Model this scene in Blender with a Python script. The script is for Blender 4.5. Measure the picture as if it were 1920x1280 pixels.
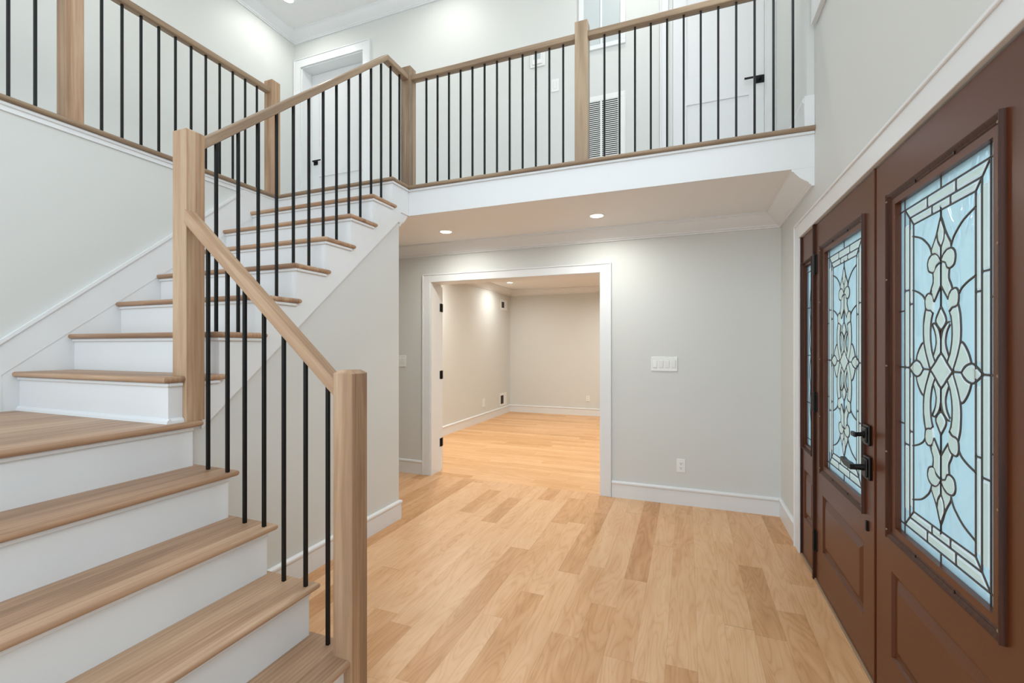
import bpy, bmesh, math, random
from mathutils import Vector, Matrix
random.seed(7)
S = bpy.context.scene
COL = S.collection
for o in list(bpy.data.objects): bpy.data.objects.remove(o)

# ------------------------------------------------------------------ camera
cam_d = bpy.data.cameras.new('camera'); cam = bpy.data.objects.new('camera', cam_d); COL.objects.link(cam)
F_PX = 866.93; YAW = 21.578; EYE = 1.371
cam_d.sensor_width = 36; cam_d.lens = F_PX/1920*36
cam_d.shift_x = (960-945.43)/1920; cam_d.shift_y = -(640-649.7)/1920
cam.location = (0, 0, EYE); cam.rotation_euler = (math.radians(90), 0, math.radians(YAW))
cam_d.clip_start = .05
S.camera = cam

# ------------------------------------------------------------------ world, exposure, large lights
S.view_settings.view_transform = 'Standard'; S.view_settings.look = 'None'
S.view_settings.exposure = 0.12; S.view_settings.gamma = 1
S.view_settings.use_curve_mapping = False
W = bpy.data.worlds.new('sky'); S.world = W; W.use_nodes = True
nt = W.node_tree; bg = nt.nodes['Background']
tc = nt.nodes.new('ShaderNodeTexCoord'); sp = nt.nodes.new('ShaderNodeSeparateXYZ'); rp = nt.nodes.new('ShaderNodeValToRGB')
nt.links.new(tc.outputs['Generated'], sp.inputs[0]); nt.links.new(sp.outputs['Z'], rp.inputs[0])
rp.color_ramp.elements[0].position = 0.0; rp.color_ramp.elements[0].color = (.60, .66, .68, 1)
rp.color_ramp.elements[1].position = .5; rp.color_ramp.elements[1].color = (.66, .82, .95, 1)
e = rp.color_ramp.elements.new(.12); e.color = (.66, .84, .94, 1)
nt.links.new(rp.outputs[0], bg.inputs[0]); bg.inputs[1].default_value = 1.75

def area(name, loc, rot, sx, sy, power, color, shape='RECTANGLE', spread=math.pi):
    l = bpy.data.lights.new(name, 'AREA'); l.shape = shape; l.size = sx
    if shape in ('RECTANGLE', 'ELLIPSE'): l.size_y = sy
    l.energy = power; l.color = color; l.spread = spread
    o = bpy.data.objects.new(name, l); COL.objects.link(o); o.location = loc; o.rotation_euler = rot
    return o
# sky light through the tall window above the entry doors; added fill lamp at the unbuilt side behind the camera
area('window_daylight', (.80, 1.9, 4.1), (0, math.radians(90), 0), 1.45, 2.4, 34, (.92, .97, 1))
area('fill_behind_camera', (-1.4, -1.6, 2.7), (math.radians(90), 0, 0), 4.2, 4.6, 34, (1, .98, .96))

# ------------------------------------------------------------------ materials
def rgb(h):
    c = [int(h[i:i+2], 16)/255 for i in (0, 2, 4)]
    return tuple((x/12.92 if x <= .04045 else ((x+.055)/1.055)**2.4) for x in c)+(1,)
def newmat(name):
    m = bpy.data.materials.new(name); m.use_nodes = True
    return m, m.node_tree, m.node_tree.nodes['Principled BSDF']
def N(t, typ, **kw):
    n = t.nodes.new(typ)
    for k, v in kw.items(): setattr(n, k, v)
    return n
def mathn(t, op, a, b=None, c=None):
    n = N(t, 'ShaderNodeMath', operation=op)
    for i, x in enumerate((a, b, c)):
        if x is None: continue
        if isinstance(x, (int, float)): n.inputs[i].default_value = x
        else: t.links.new(x, n.inputs[i])
    return n.outputs[0]
def paint(name, h, rough=.5, bump=.03, scale=260, spec=.4):
    m, t, b = newmat(name)
    tc = N(t, 'ShaderNodeTexCoord'); nz = N(t, 'ShaderNodeTexNoise'); nz.inputs['Scale'].default_value = scale; nz.inputs['Detail'].default_value = 2
    t.links.new(tc.outputs['Object'], nz.inputs['Vector'])
    bp = N(t, 'ShaderNodeBump'); bp.inputs['Strength'].default_value = bump; bp.inputs['Distance'].default_value = .002
    t.links.new(nz.outputs['Fac'], bp.inputs['Height']); t.links.new(bp.outputs[0], b.inputs['Normal'])
    n2 = N(t, 'ShaderNodeTexNoise'); n2.inputs['Scale'].default_value = 1.3
    t.links.new(tc.outputs['Object'], n2.inputs['Vector'])
    mx = N(t, 'ShaderNodeMix', data_type='RGBA'); c = rgb(h)
    mx.inputs['A'].default_value = tuple(x*.985 for x in c[:3])+(1,); mx.inputs['B'].default_value = c
    t.links.new(n2.outputs['Fac'], mx.inputs['Factor']); t.links.new(mx.outputs['Result'], b.inputs['Base Color'])
    b.inputs['Roughness'].default_value = rough; b.inputs['Specular IOR Level'].default_value = spec
    return m
M = {}
M['wall'] = paint('wall paint', 'D7D8D5', .55, .05)
M['trim'] = paint('trim paint', 'E6E7E8', .32, .01)
M['ceil'] = paint('ceiling paint', 'EFEEED', .7, .05)
M['plate'] = paint('white plastic', 'ECECEA', .3, .0)
M['black'] = paint('black satin metal', '060707', .42, .02, 400, .3)
M['dark'] = paint('dark void', '3A3C3C', .8, .0)
M['bronze'] = paint('dark bronze', '0B0908', .34, .05, 120, .4)
M['pane_grey'] = paint('grey frosted panel', 'C3CACB', .35, .0)
M['siding'] = paint('cream siding', 'DAD8C6', .6, .02)
M['concrete'] = paint('concrete', 'B9B6B0', .9, .2, 60)
M['lead'] = paint('lead came', '3B3734', .45, .1, 200, .5)
M['screw'] = paint('brass screw', '8A7560', .4, .0)

def oak(name, direction, tones, scale=1.0, strips=None, rough=.42):
    """oak grain running along a direction in object space; strips = (axis, width) glue-ups"""
    m, t, b = newmat(name)
    tc = N(t, 'ShaderNodeTexCoord'); oi = N(t, 'ShaderNodeObjectInfo')
    d = Vector(direction).normalized()
    up = Vector((0, 0, 1)) if abs(d.z) < .9 else Vector((1, 0, 0))
    s = d.cross(up).normalized(); u = s.cross(d).normalized()
    outs = []
    for v in (d, s, u):
        n = N(t, 'ShaderNodeVectorMath', operation='DOT_PRODUCT'); n.inputs[1].default_value = v
        t.links.new(tc.outputs['Object'], n.inputs[0]); outs.append(n.outputs['Value'])
    rnd = mathn(t, 'MULTIPLY', oi.outputs['Random'], 37.0)
    board = None
    if strips:
        board = mathn(t, 'FLOOR', mathn(t, 'DIVIDE', outs[strips[0]], strips[1]))
        wn = N(t, 'ShaderNodeTexWhiteNoise', noise_dimensions='2D')
        cb = N(t, 'ShaderNodeCombineXYZ'); t.links.new(board, cb.inputs[0]); t.links.new(rnd, cb.inputs[1]); t.links.new(cb.outputs[0], wn.inputs['Vector'])
        boff = mathn(t, 'MULTIPLY', wn.outputs['Value'], 19.0)
        rnd2 = mathn(t, 'ADD', rnd, boff)
    else:
        rnd2 = rnd
    def vec(kl, ks):
        c = N(t, 'ShaderNodeCombineXYZ')
        t.links.new(mathn(t, 'MULTIPLY_ADD', outs[0], kl, rnd2), c.inputs[0])
        t.links.new(mathn(t, 'MULTIPLY_ADD', outs[1], ks, rnd2), c.inputs[1])
        t.links.new(mathn(t, 'MULTIPLY', outs[2], ks), c.inputs[2]); return c.outputs[0]
    n1 = N(t, 'ShaderNodeTexNoise'); n1.inputs['Scale'].default_value = 1; n1.inputs['Detail'].default_value = 4; n1.inputs['Distortion'].default_value = .8
    t.links.new(vec(1.3*scale, 16*scale), n1.inputs['Vector'])
    n2 = N(t, 'ShaderNodeTexNoise'); n2.inputs['Scale'].default_value = 1; n2.inputs['Detail'].default_value = 3
    t.links.new(vec(7*scale, 190*scale), n2.inputs['Vector'])
    w = N(t, 'ShaderNodeTexWave', bands_direction='Y'); w.inputs['Scale'].default_value = 5.0; w.inputs['Distortion'].default_value = 9; w.inputs['Detail'].default_value = 2; w.inputs['Detail Scale'].default_value = .35
    t.links.new(vec(.5*scale, 3.2*scale), w.inputs['Vector'])
    f = mathn(t, 'ADD', mathn(t, 'MULTIPLY', n1.outputs['Fac'], .70), mathn(t, 'MULTIPLY', n2.outputs['Fac'], .20))
    f = mathn(t, 'ADD', f, mathn(t, 'MULTIPLY', w.outputs['Fac'], .07))
    if strips:
        f = mathn(t, 'ADD', f, mathn(t, 'MULTIPLY_ADD', wn.outputs['Value'], .22, -.11))
    rp = N(t, 'ShaderNodeValToRGB'); els = rp.color_ramp.elements
    els[0].position = .30; els[0].color = rgb(tones[0]); els[1].position = .70; els[1].color = rgb(tones[2])
    e = els.new(.5); e.color = rgb(tones[1])
    t.links.new(f, rp.inputs[0]); t.links.new(rp.outputs[0], b.inputs['Base Color'])
    b.inputs['Roughness'].default_value = rough; b.inputs['Specular IOR Level'].default_value = .35
    bp = N(t, 'ShaderNodeBump'); bp.inputs['Strength'].default_value = .08; bp.inputs['Distance'].default_value = .002
    t.links.new(n2.outputs['Fac'], bp.inputs['Height']); t.links.new(bp.outputs[0], b.inputs['Normal'])
    return m
STAIR = ('8F6F56', 'AE8B6F', 'C4A486'); POST = ('92735A', 'AD8B6D', 'C1A588')
SL = .865
M['oak_x'] = oak('oak treads grain x', (1, 0, 0), STAIR, strips=(1, .075))
M['oak_y'] = oak('oak treads grain y', (0, 1, 0), STAIR, strips=(1, .085))
M['oak_z'] = oak('oak posts', (0, 0, 1), POST, strips=(1, .046))
GREY_BY_LIGHT = ('7D6854', '978068', 'AD967C')  # post oak made greyer: the cast of the light upstairs, put into the colour
M['oak_z_grey_by_light'] = oak('oak posts greyed by upstairs light', (0, 0, 1), GREY_BY_LIGHT, strips=(1, .046))
M['rail_x'] = oak('oak rail grain x', (1, 0, 0), GREY_BY_LIGHT)
M['rail_y'] = oak('oak rail grain y', (0, 1, 0), GREY_BY_LIGHT)
M['rail_up'] = oak('oak rail rising back', (0, 1, SL), GREY_BY_LIGHT)
M['rail_low'] = oak('oak rail rising left', (-1, 0, .885), POST)

def floor_mat(name, along, tones, wid=.1295, leng=1.05):
    m, t, b = newmat(name)
    tc = N(t, 'ShaderNodeTexCoord'); sx = N(t, 'ShaderNodeSeparateXYZ'); t.links.new(tc.outputs['Object'], sx.inputs[0])
    A = sx.outputs['Y' if along == 'y' else 'X']; B = sx.outputs['X' if along == 'y' else 'Y']
    rowf = mathn(t, 'DIVIDE', mathn(t, 'ADD', B, 20.03), wid); row = mathn(t, 'FLOOR', rowf)
    wn = N(t, 'ShaderNodeTexWhiteNoise', noise_dimensions='1D'); t.links.new(row, wn.inputs['W'])
    ln = mathn(t, 'MULTIPLY_ADD', wn.outputs['Value'], .5, leng-.3)
    colf = mathn(t, 'DIVIDE', mathn(t, 'MULTIPLY_ADD', wn.outputs['Value'], 7.7, mathn(t, 'ADD', A, 20)), ln)
    # unequal board lengths: warp the running coordinate a little
    wv = mathn(t, 'MULTIPLY', mathn(t, 'SINE', mathn(t, 'MULTIPLY', colf, 2.3)), .30)
    colf = mathn(t, 'ADD', colf, wv); col = mathn(t, 'FLOOR', colf)
    cb = N(t, 'ShaderNodeCombineXYZ'); t.links.new(row, cb.inputs[0]); t.links.new(col, cb.inputs[1])
    w2 = N(t, 'ShaderNodeTexWhiteNoise', noise_dimensions='2D'); t.links.new(cb.outputs[0], w2.inputs['Vector'])
    off = mathn(t, 'MULTIPLY', w2.outputs['Value'], 53.0)
    def vec(kl, ks):
        c = N(t, 'ShaderNodeCombineXYZ')
        t.links.new(mathn(t, 'MULTIPLY_ADD', A, kl, off), c.inputs[0]); t.links.new(mathn(t, 'MULTIPLY_ADD', B, ks, off), c.inputs[1]); return c.outputs[0]
    n1 = N(t, 'ShaderNodeTexNoise'); n1.inputs['Scale'].default_value = 1; n1.inputs['Detail'].default_value = 5; n1.inputs['Distortion'].default_value = 1.2
    t.links.new(vec(1.5, 9), n1.inputs['Vector'])
    n2 = N(t, 'ShaderNodeTexNoise'); n2.inputs['Scale'].default_value = 1; n2.inputs['Detail'].default_value = 3
    t.links.new(vec(9, 230), n2.inputs['Vector'])
    nc = N(t, 'ShaderNodeTexNoise'); nc.inputs['Scale'].default_value = 1; nc.inputs['Detail'].default_value = 1.5; nc.inputs['Distortion'].default_value = .3
    t.links.new(vec(1.25, 8.5), nc.inputs['Vector'])
    ring = mathn(t, 'POWER', mathn(t, 'ABSOLUTE', mathn(t, 'SINE', mathn(t, 'MULTIPLY', nc.outputs['Fac'], 44.0))), .55)
    f = mathn(t, 'ADD', mathn(t, 'MULTIPLY', n1.outputs['Fac'], .46), mathn(t, 'MULTIPLY', n2.outputs['Fac'], .17))
    f = mathn(t, 'ADD', f, mathn(t, 'MULTIPLY_ADD', ring, .13, -.06))
    f = mathn(t, 'ADD', f, mathn(t, 'MULTIPLY_ADD', mathn(t, 'POWER', w2.outputs['Value'], .6), .30, .0))
    rp = N(t, 'ShaderNodeValToRGB'); els = rp.color_ramp.elements
    els[0].position = .26; els[0].color = rgb(tones[0]); els[1].position = .78; els[1].color = rgb(tones[3])
    e = els.new(.45); e.color = rgb(tones[1]); e = els.new(.6); e.color = rgb(tones[2])
    t.links.new(f, rp.inputs[0])
    # seams
    fr = mathn(t, 'FRACT', rowf); d1 = mathn(t, 'MULTIPLY', mathn(t, 'MINIMUM', fr, mathn(t, 'SUBTRACT', 1, fr)), wid)
    fc = mathn(t, 'FRACT', colf); d2 = mathn(t, 'MULTIPLY', mathn(t, 'MINIMUM', fc, mathn(t, 'SUBTRACT', 1, fc)), .8)
    d = mathn(t, 'MINIMUM', d1, d2); seam = mathn(t, 'LESS_THAN', d, .0007)
    mx = N(t, 'ShaderNodeMix', data_type='RGBA'); t.links.new(mathn(t, 'MULTIPLY', seam, .45), mx.inputs['Factor'])
    t.links.new(rp.outputs[0], mx.inputs['A']); mx.inputs['B'].default_value = rgb('8A6544')
    t.links.new(mx.outputs['Result'], b.inputs['Base Color'])
    b.inputs['Roughness'].default_value = .38; b.inputs['Specular IOR Level'].default_value = .35
    bp = N(t, 'ShaderNodeBump'); bp.inputs['Strength'].default_value = .05; bp.inputs['Distance'].default_value = .002
    t.links.new(n2.outputs['Fac'], bp.inputs['Height']); t.links.new(bp.outputs[0], b.inputs['Normal'])
    return m
M['floor_y'] = floor_mat('oak floor boards', 'y', ('B98757', 'CF9C6E', 'DCAE83', 'E6BE95'))
M['floor_x'] = floor_mat('oak floor boards across', 'x', ('C58F5C', 'D6A36F', 'E0B080', 'E8BC8E'))

m, t, b = newmat('brown door paint'); M['brown'] = m
tc = N(t, 'ShaderNodeTexCoord'); mp = N(t, 'ShaderNodeMapping'); mp.inputs['Scale'].default_value = (120, 120, 5)
nz = N(t, 'ShaderNodeTexNoise'); nz.inputs['Scale'].default_value = 1; t.links.new(tc.outputs['Object'], mp.inputs[0]); t.links.new(mp.outputs[0], nz.inputs['Vector'])
nz2 = N(t, 'ShaderNodeTexNoise'); nz2.inputs['Scale'].default_value = 170; t.links.new(tc.outputs['Object'], nz2.inputs['Vector'])
bp = N(t, 'ShaderNodeBump'); bp.inputs['Strength'].default_value = .05; bp.inputs['Distance'].default_value = .002
t.links.new(mathn(t, 'ADD', mathn(t, 'MULTIPLY', nz.outputs['Fac'], .5), nz2.outputs['Fac']), bp.inputs['Height']); t.links.new(bp.outputs[0], b.inputs['Normal'])
b.inputs['Base Color'].default_value = rgb('56290F'); b.inputs['Roughness'].default_value = .33; b.inputs['Specular IOR Level'].default_value = .5
m, t, b = newmat('stained moulding wood'); M['mould'] = m
tc = N(t, 'ShaderNodeTexCoord'); mp = N(t, 'ShaderNodeMapping'); mp.inputs['Scale'].default_value = (90, 90, 3)
nz = N(t, 'ShaderNodeTexNoise'); nz.inputs['Scale'].default_value = 1; nz.inputs['Detail'].default_value = 3
t.links.new(tc.outputs['Object'], mp.inputs[0]); t.links.new(mp.outputs[0], nz.inputs['Vector'])
rp = N(t, 'ShaderNodeValToRGB'); rp.color_ramp.elements[0].position = .3; rp.color_ramp.elements[1].position = .7
rp.color_ramp.elements[0].color = rgb('301810'); rp.color_ramp.elements[1].color = rgb('4A2819')
t.links.new(nz.outputs['Fac'], rp.inputs[0]); t.links.new(rp.outputs[0], b.inputs['Base Color']); b.inputs['Roughness'].default_value = .42; b.inputs['Specular IOR Level'].default_value = .25

def glass(name, col, rough, trans, bump, diffuse):
    m, t, b = newmat(name)
    b.inputs['Base Color'].default_value = rgb(col); b.inputs['Roughness'].default_value = rough
    b.inputs['Transmission Weight'].default_value = trans; b.inputs['IOR'].default_value = 1.33
    tc = N(t, 'ShaderNodeTexCoord'); w = N(t, 'ShaderNodeTexNoise'); w.inputs['Scale'].default_value = 6; w.inputs['Detail'].default_value = 1; w.inputs['Distortion'].default_value = 3.0
    mp = N(t, 'ShaderNodeMapping'); mp.inputs['Scale'].default_value = (1, 1, .6); t.links.new(tc.outputs['Object'], mp.inputs[0])
    t.links.new(mp.outputs[0], w.inputs['Vector'])
    bp = N(t, 'ShaderNodeBump'); bp.inputs['Strength'].default_value = bump; bp.inputs['Distance'].default_value = .02
    t.links.new(w.outputs['Fac'], bp.inputs['Height']); t.links.new(bp.outputs[0], b.inputs['Normal'])
    tl = N(t, 'ShaderNodeBsdfTranslucent'); tl.inputs[0].default_value = rgb(col)
    ms = N(t, 'ShaderNodeMixShader'); ms.inputs[0].default_value = diffuse
    out = t.nodes['Material Output']; t.links.new(b.outputs[0], ms.inputs[1]); t.links.new(tl.outputs[0], ms.inputs[2]); t.links.new(ms.outputs[0], out.inputs[0])
    return m
M['glass_blue'] = glass('pale blue water glass', 'DFF1F6', .05, .97, .60, .45)
M['glass_bevel'] = glass('clear bevelled glass', 'EFF0E0', .10, .30, .0, .5)
M['glass_edge_glint'] = glass('painted glint on bevel edge', 'FFFFFF', .30, .0, .0, .60)  # white rim paints in the bright sky glints a real bevel would refract
m, t, b = newmat('clear window glass'); M['glass_clear'] = m
tr = N(t, 'ShaderNodeBsdfTransparent'); ms = N(t, 'ShaderNodeMixShader'); ms.inputs[0].default_value = .06
t.links.new(tr.outputs[0], ms.inputs[1]); t.links.new(b.outputs[0], ms.inputs[2]); t.links.new(ms.outputs[0], t.nodes['Material Output'].inputs[0]); b.inputs['Roughness'].default_value = .02

def emis(name, col, st):
    m, t, b = newmat(name); b.inputs['Emission Color'].default_value = col; b.inputs['Emission Strength'].default_value = st
    b.inputs['Base Color'].default_value = (.8, .8, .8, 1); return m
M['led'] = emis('led lens', (1, .95, .87, 1), 9)

# ------------------------------------------------------------------ mesh helpers
class MB:
    def __init__(s): s.bm = bmesh.new()
    def box(s, x0, x1, y0, y1, z0, z1, bev=0, seg=2):
        v = [s.bm.verts.new((x, y, z)) for x in (x0, x1) for y in (y0, y1) for z in (z0, z1)]
        q = [(0, 1, 3, 2), (4, 6, 7, 5), (0, 4, 5, 1), (2, 3, 7, 6), (0, 2, 6, 4), (1, 5, 7, 3)]
        fs = [s.bm.faces.new([v[i] for i in f]) for f in q]
        if bev:
            es = list({e for f in fs for e in f.edges})
            bmesh.ops.bevel(s.bm, geom=es, offset=bev, segments=seg, affect='EDGES', profile=.5)
        return s
    def prism(s, pts, axis, a0, a1, bev=None, boff=.01, bseg=4, chamfer_axis_edges=False):
        """pts 2D polygon; extruded along axis from a0 to a1; bev = list of side indices whose long edges are rounded"""
        def P(p, a):
            if axis == 'z': return (p[0], p[1], a)
            if axis == 'y': return (p[0], a, p[1])
            return (a, p[0], p[1])
        lo = [s.bm.verts.new(P(p, a0)) for p in pts]; hi = [s.bm.verts.new(P(p, a1)) for p in pts]
        n = len(pts); fs = [s.bm.faces.new(lo), s.bm.faces.new(hi)]
        for i in range(n):
            fs.append(s.bm.faces.new((lo[i], lo[(i+1) % n], hi[(i+1) % n], hi[i])))
        bmesh.ops.recalc_face_normals(s.bm, faces=fs)
        if bev:
            es = []
            for i in bev:
                j = (i+1) % n
                es.append(s.bm.edges.get((lo[i], lo[j]))); es.append(s.bm.edges.get((hi[i], hi[j])))
            bmesh.ops.bevel(s.bm, geom=es, offset=boff, segments=bseg, affect='EDGES', profile=.5)
        return s
    def cyl(s, c, r, h, axis='z', n=20, r2=None):
        r2 = r if r2 is None else r2
        def P(a, rr, t):
            u, v = math.cos(a)*rr, math.sin(a)*rr
            d = {'z': (u, v, t), 'y': (u, t, v), 'x': (t, u, v)}[axis]
            return (c[0]+d[0], c[1]+d[1], c[2]+d[2])
        lo = [s.bm.verts.new(P(2*math.pi*i/n, r, 0)) for i in range(n)]; hi = [s.bm.verts.new(P(2*math.pi*i/n, r2, h)) for i in range(n)]
        fs = [s.bm.faces.new(lo), s.bm.faces.new(hi)]
        for i in range(n): fs.append(s.bm.faces.new((lo[i], lo[(i+1) % n], hi[(i+1) % n], hi[i])))
        bmesh.ops.recalc_face_normals(s.bm, faces=fs)
        return s
    def ring(s, c, r0, r1, h, n=28):
        """flat ring hanging below c"""
        pr = [(r0, 0), (r0, -h*.4), (r0+(r1-r0)*.3, -h), (r1-.004, -h*.6), (r1, 0)]
        rows = [[s.bm.verts.new((c[0]+math.cos(2*math.pi*i/n)*r, c[1]+math.sin(2*math.pi*i/n)*r, c[2]+z)) for i in range(n)] for r, z in pr]
        for a, bq in zip(rows, rows[1:]):
            for i in range(n): s.bm.faces.new((a[i], a[(i+1) % n], bq[(i+1) % n], bq[i]))
        return s
    def sweep(s, path, prof, side=1, z=0):
        """mitred moulding: path = 2D plan points, prof = (distance off the wall, height) closed polygon, side = which side of travel"""
        n = len(path); rows = []
        for i, p in enumerate(path):
            p = Vector(p)
            dirs = []
            if i > 0: dirs.append((p-Vector(path[i-1])).normalized())
            if i < n-1: dirs.append((Vector(path[i+1])-p).normalized())
            nr = [Vector((-d.y, d.x))*side for d in dirs]
            mm = nr[0] if len(nr) == 1 else (nr[0]+nr[1])/(1+nr[0].dot(nr[1]))
            rows.append([s.bm.verts.new((p.x+mm.x*a, p.y+mm.y*a, z+b)) for a, b in prof])
        fs = [s.bm.faces.new(rows[0]), s.bm.faces.new(rows[-1])]
        k = len(prof)
        for a, b in zip(rows, rows[1:]):
            for i in range(k): fs.append(s.bm.faces.new((a[i], a[(i+1) % k], b[(i+1) % k], b[i])))
        bmesh.ops.recalc_face_normals(s.bm, faces=fs)
        return s
    def strap(s, pts, w, d, x, plane_y0, plane_z0, closed=False):
        """flat came strip of width w following 2D (s,z) points on a plane x=const; s runs toward -y"""
        P = [Vector(p) for p in pts]; n = len(P); rows = []
        for i in range(n):
            a = P[(i-1) % n] if (i > 0 or closed) else P[i]; b = P[(i+1) % n] if (i < n-1 or closed) else P[i]
            dd = (b-a); dd = dd.normalized() if dd.length > 1e-9 else Vector((1, 0)); nr = Vector((-dd.y, dd.x))
            row = []
            for k, h in ((-1, 0), (-.6, -1), (.6, -1), (1, 0)):
                q = P[i]+nr*(w/2*k); row.append(s.bm.verts.new((x+d*h, plane_y0-q.x, plane_z0+q.y)))
            rows.append(row)
        rng = range(n if closed else n-1)
        for i in rng:
            a, b = rows[i], rows[(i+1) % n]
            for k in range(3): s.bm.faces.new((a[k], a[k+1], b[k+1], b[k]))
        return s
    def build(s, name, mat, parent=None, smooth=False, keep=False, extra=None):
        me = bpy.data.meshes.new(name)
        idx = [f.material_index for f in s.bm.faces]
        if not keep: bmesh.ops.recalc_face_normals(s.bm, faces=s.bm.faces)
        s.bm.to_mesh(me); s.bm.free(); me.materials.append(mat)
        if extra:
            me.materials.append(extra)
            for p, i in zip(me.polygons, idx): p.material_index = i
        o = bpy.data.objects.new(name, me); COL.objects.link(o)
        if parent:
            o.parent = parent; q = parent; off = Vector((0, 0, 0))
            while q: off += q.location; q = q.parent
            me.transform(Matrix.Translation(-off))
        if smooth:
            for p in me.polygons: p.use_smooth = True
        return o
def smooth_by_angle(o, ang=40):
    me = o.data
    for p in me.polygons: p.use_smooth = True
    try: me.set_sharp_from_angle(angle=math.radians(ang))
    except Exception: pass
    return o
def struct(o): o['kind'] = 'structure'; return o
def tag(o, label, cat, group=None):
    o['label'] = label; o['category'] = cat
    if group: o['group'] = group
    return o
def empty(name, loc, label=None, cat=None, group=None):
    o = bpy.data.objects.new(name, None); COL.objects.link(o); o.location = loc; o.empty_display_size = .1
    if label: tag(o, label, cat, group)
    return o
def box(name, mat, *a, parent=None, bev=0): return MB().box(*a, bev=bev).build(name, mat, parent)

# ------------------------------------------------------------------ dimensions
XD = .708      # entry door wall
YB = 4.301     # back wall (both floors)
YF = 3.248     # balcony fascia
XS = -2.128    # open side of the upper flight
XW = -2.140    # wall under the upper flight
XL = -3.333    # left stair wall face
XLL = -4.448   # far left wall of the upper hall
Z1, R = .2025, .207
G1, G2, NO, TT = .2302, .2393, .03, .027
XN1, YS = -1.1649, 1.4819
YA = 1.3212
def zt(i): return Z1+(i-1)*R
Z5, Z2 = zt(5), zt(13)
HC = 2.446; HU = 5.14
Y0 = -.9       # front limit of what is built
YT = YA+7*G2   # top nosing of the stair

# ------------------------------------------------------------------ floors
struct(MB().box(-3.6, XD+.02, Y0, YB+.03, -.12, 0).build('floor', M['floor_y']))
struct(MB().box(-3.6, 1.2, YB+.03, 9.3, -.12, 0).build('floor', M['floor_x']))
struct(MB().box(XLL-.1, XL-.03, Y0, YB+.3, HC+.03, Z2-.029).box(XL-.03, XW, YT+.06, YB+.3, HC+.03, Z2-.029).box(XW, XD-.001, YF+.013, YB+.3, HC+.03, Z2-.029).build('floor', M['ceil']))

# ------------------------------------------------------------------ walls
OX0, OX1, OZ = -2.544, -.736, 2.056
bw = MB()
bw.box(-3.6, OX0, YB, YB+.2, 0, HC).box(OX1, XD, YB, YB+.2, 0, HC).box(OX0, OX1, YB, YB+.2, OZ, HC)
struct(bw.build('wall_back', M['wall']))
uw = MB(); UZ = Z2+2.055
DLX0, DLX1 = -4.342, -3.421
DRX0, DRX1 = -.125, .600
uw.box(XLL-.1, DLX0, YB, YB+.2, Z2, HU).box(DLX0, DLX1, YB, YB+.2, UZ, HU).box(DLX1, DRX0, YB, YB+.2, Z2, HU)
uw.box(DRX0, DRX1, YB, YB+.2, UZ, HU).box(DRX1, XD+.1, YB, YB+.2, Z2, HU)
uw.box(-5, 1, YB+.30, YB+.34, Z2, HU)
struct(uw.build('wall_back_upper', M['wall']))
# entry door wall, with the door opening and the tall window above it
DY0, DY1, DZ = 1.30, 3.600, 2.105
WY0, WY1, WZ0, WZ1 = .75, 3.10, 3.36, 4.85
dw = MB()
dw.box(XD, XD+.16, DY1, YB+.2, 0, HU).box(XD, XD+.16, DY0-.0, DY1, DZ, WZ0).box(XD, XD+.16, WY1, DY1, WZ0, HU)
dw.box(XD, XD+.16, WY0, WY1, WZ1, HU).box(XD, XD+.16, Y0, DY0, 0, WZ0).box(XD, XD+.16, Y0, WY0, WZ0, HU)
struct(dw.build('wall_right', M['wall']))
struct(MB().box(.668, XD-.0005, YF+.005, YB-.0005, Z2, HU).build('wall_right_upper', M['wall']))
# left stair wall, far left wall upstairs
struct(MB().box(XL-.14, XL-.012, Y0, YB, 0, Z2-.03).build('wall_left', M['wall']))
struct(MB().box(XLL-.1, XLL, Y0, YB, Z2, HU).build('wall_left_upper', M['wall']))
# wall under the upper flight
un = MB(); sl = lambda y: 1.019+.862*(y-1.545)+.05
un.prism([(1.452, 0), (3.123, 0), (3.123, HC-.001), (3.0, sl(3.0)), (1.52, sl(1.52)), (1.452, sl(1.452))], 'x', XW-.10, XW)
un.box(XL-.01, XW-.1, 3.02, 3.123, 0, HC-.001)
struct(un.build('wall_stair', M['wall']))
# lower ceiling, upper ceiling, room beyond
struct(MB().box(-3.6, XD, YF+.0125, YB, HC, HC+.02).build('ceiling', M['ceil']))
struct(MB().box(XLL-.1, XD+.16, Y0, YB+.2, HU, HU+.06).build('ceiling_upper', M['ceil']))
FX0, FY1, FH = -3.491, 9.156, 2.555
struct(MB().box(FX0-.1, FX0, YB+.2, FY1+.1, 0, FH).build('wall_far_left', M['wall']))
struct(MB().box(FX0, 1.2, FY1, FY1+.1, 0, FH).build('wall_far_back', M['wall']))
struct(MB().box(1.1, 1.2, YB+.2, FY1, 0, FH).build('wall_far_right', M['wall']))
struct(MB().box(FX0-.1, 1.2, YB+.2, FY1+.1, FH, FH+.05).build('ceiling_far', M['ceil']))
struct(MB().box(-3.6, -3.5, 3.12, YB, 0, HC).build('wall_hall_end', M['wall']))

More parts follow.
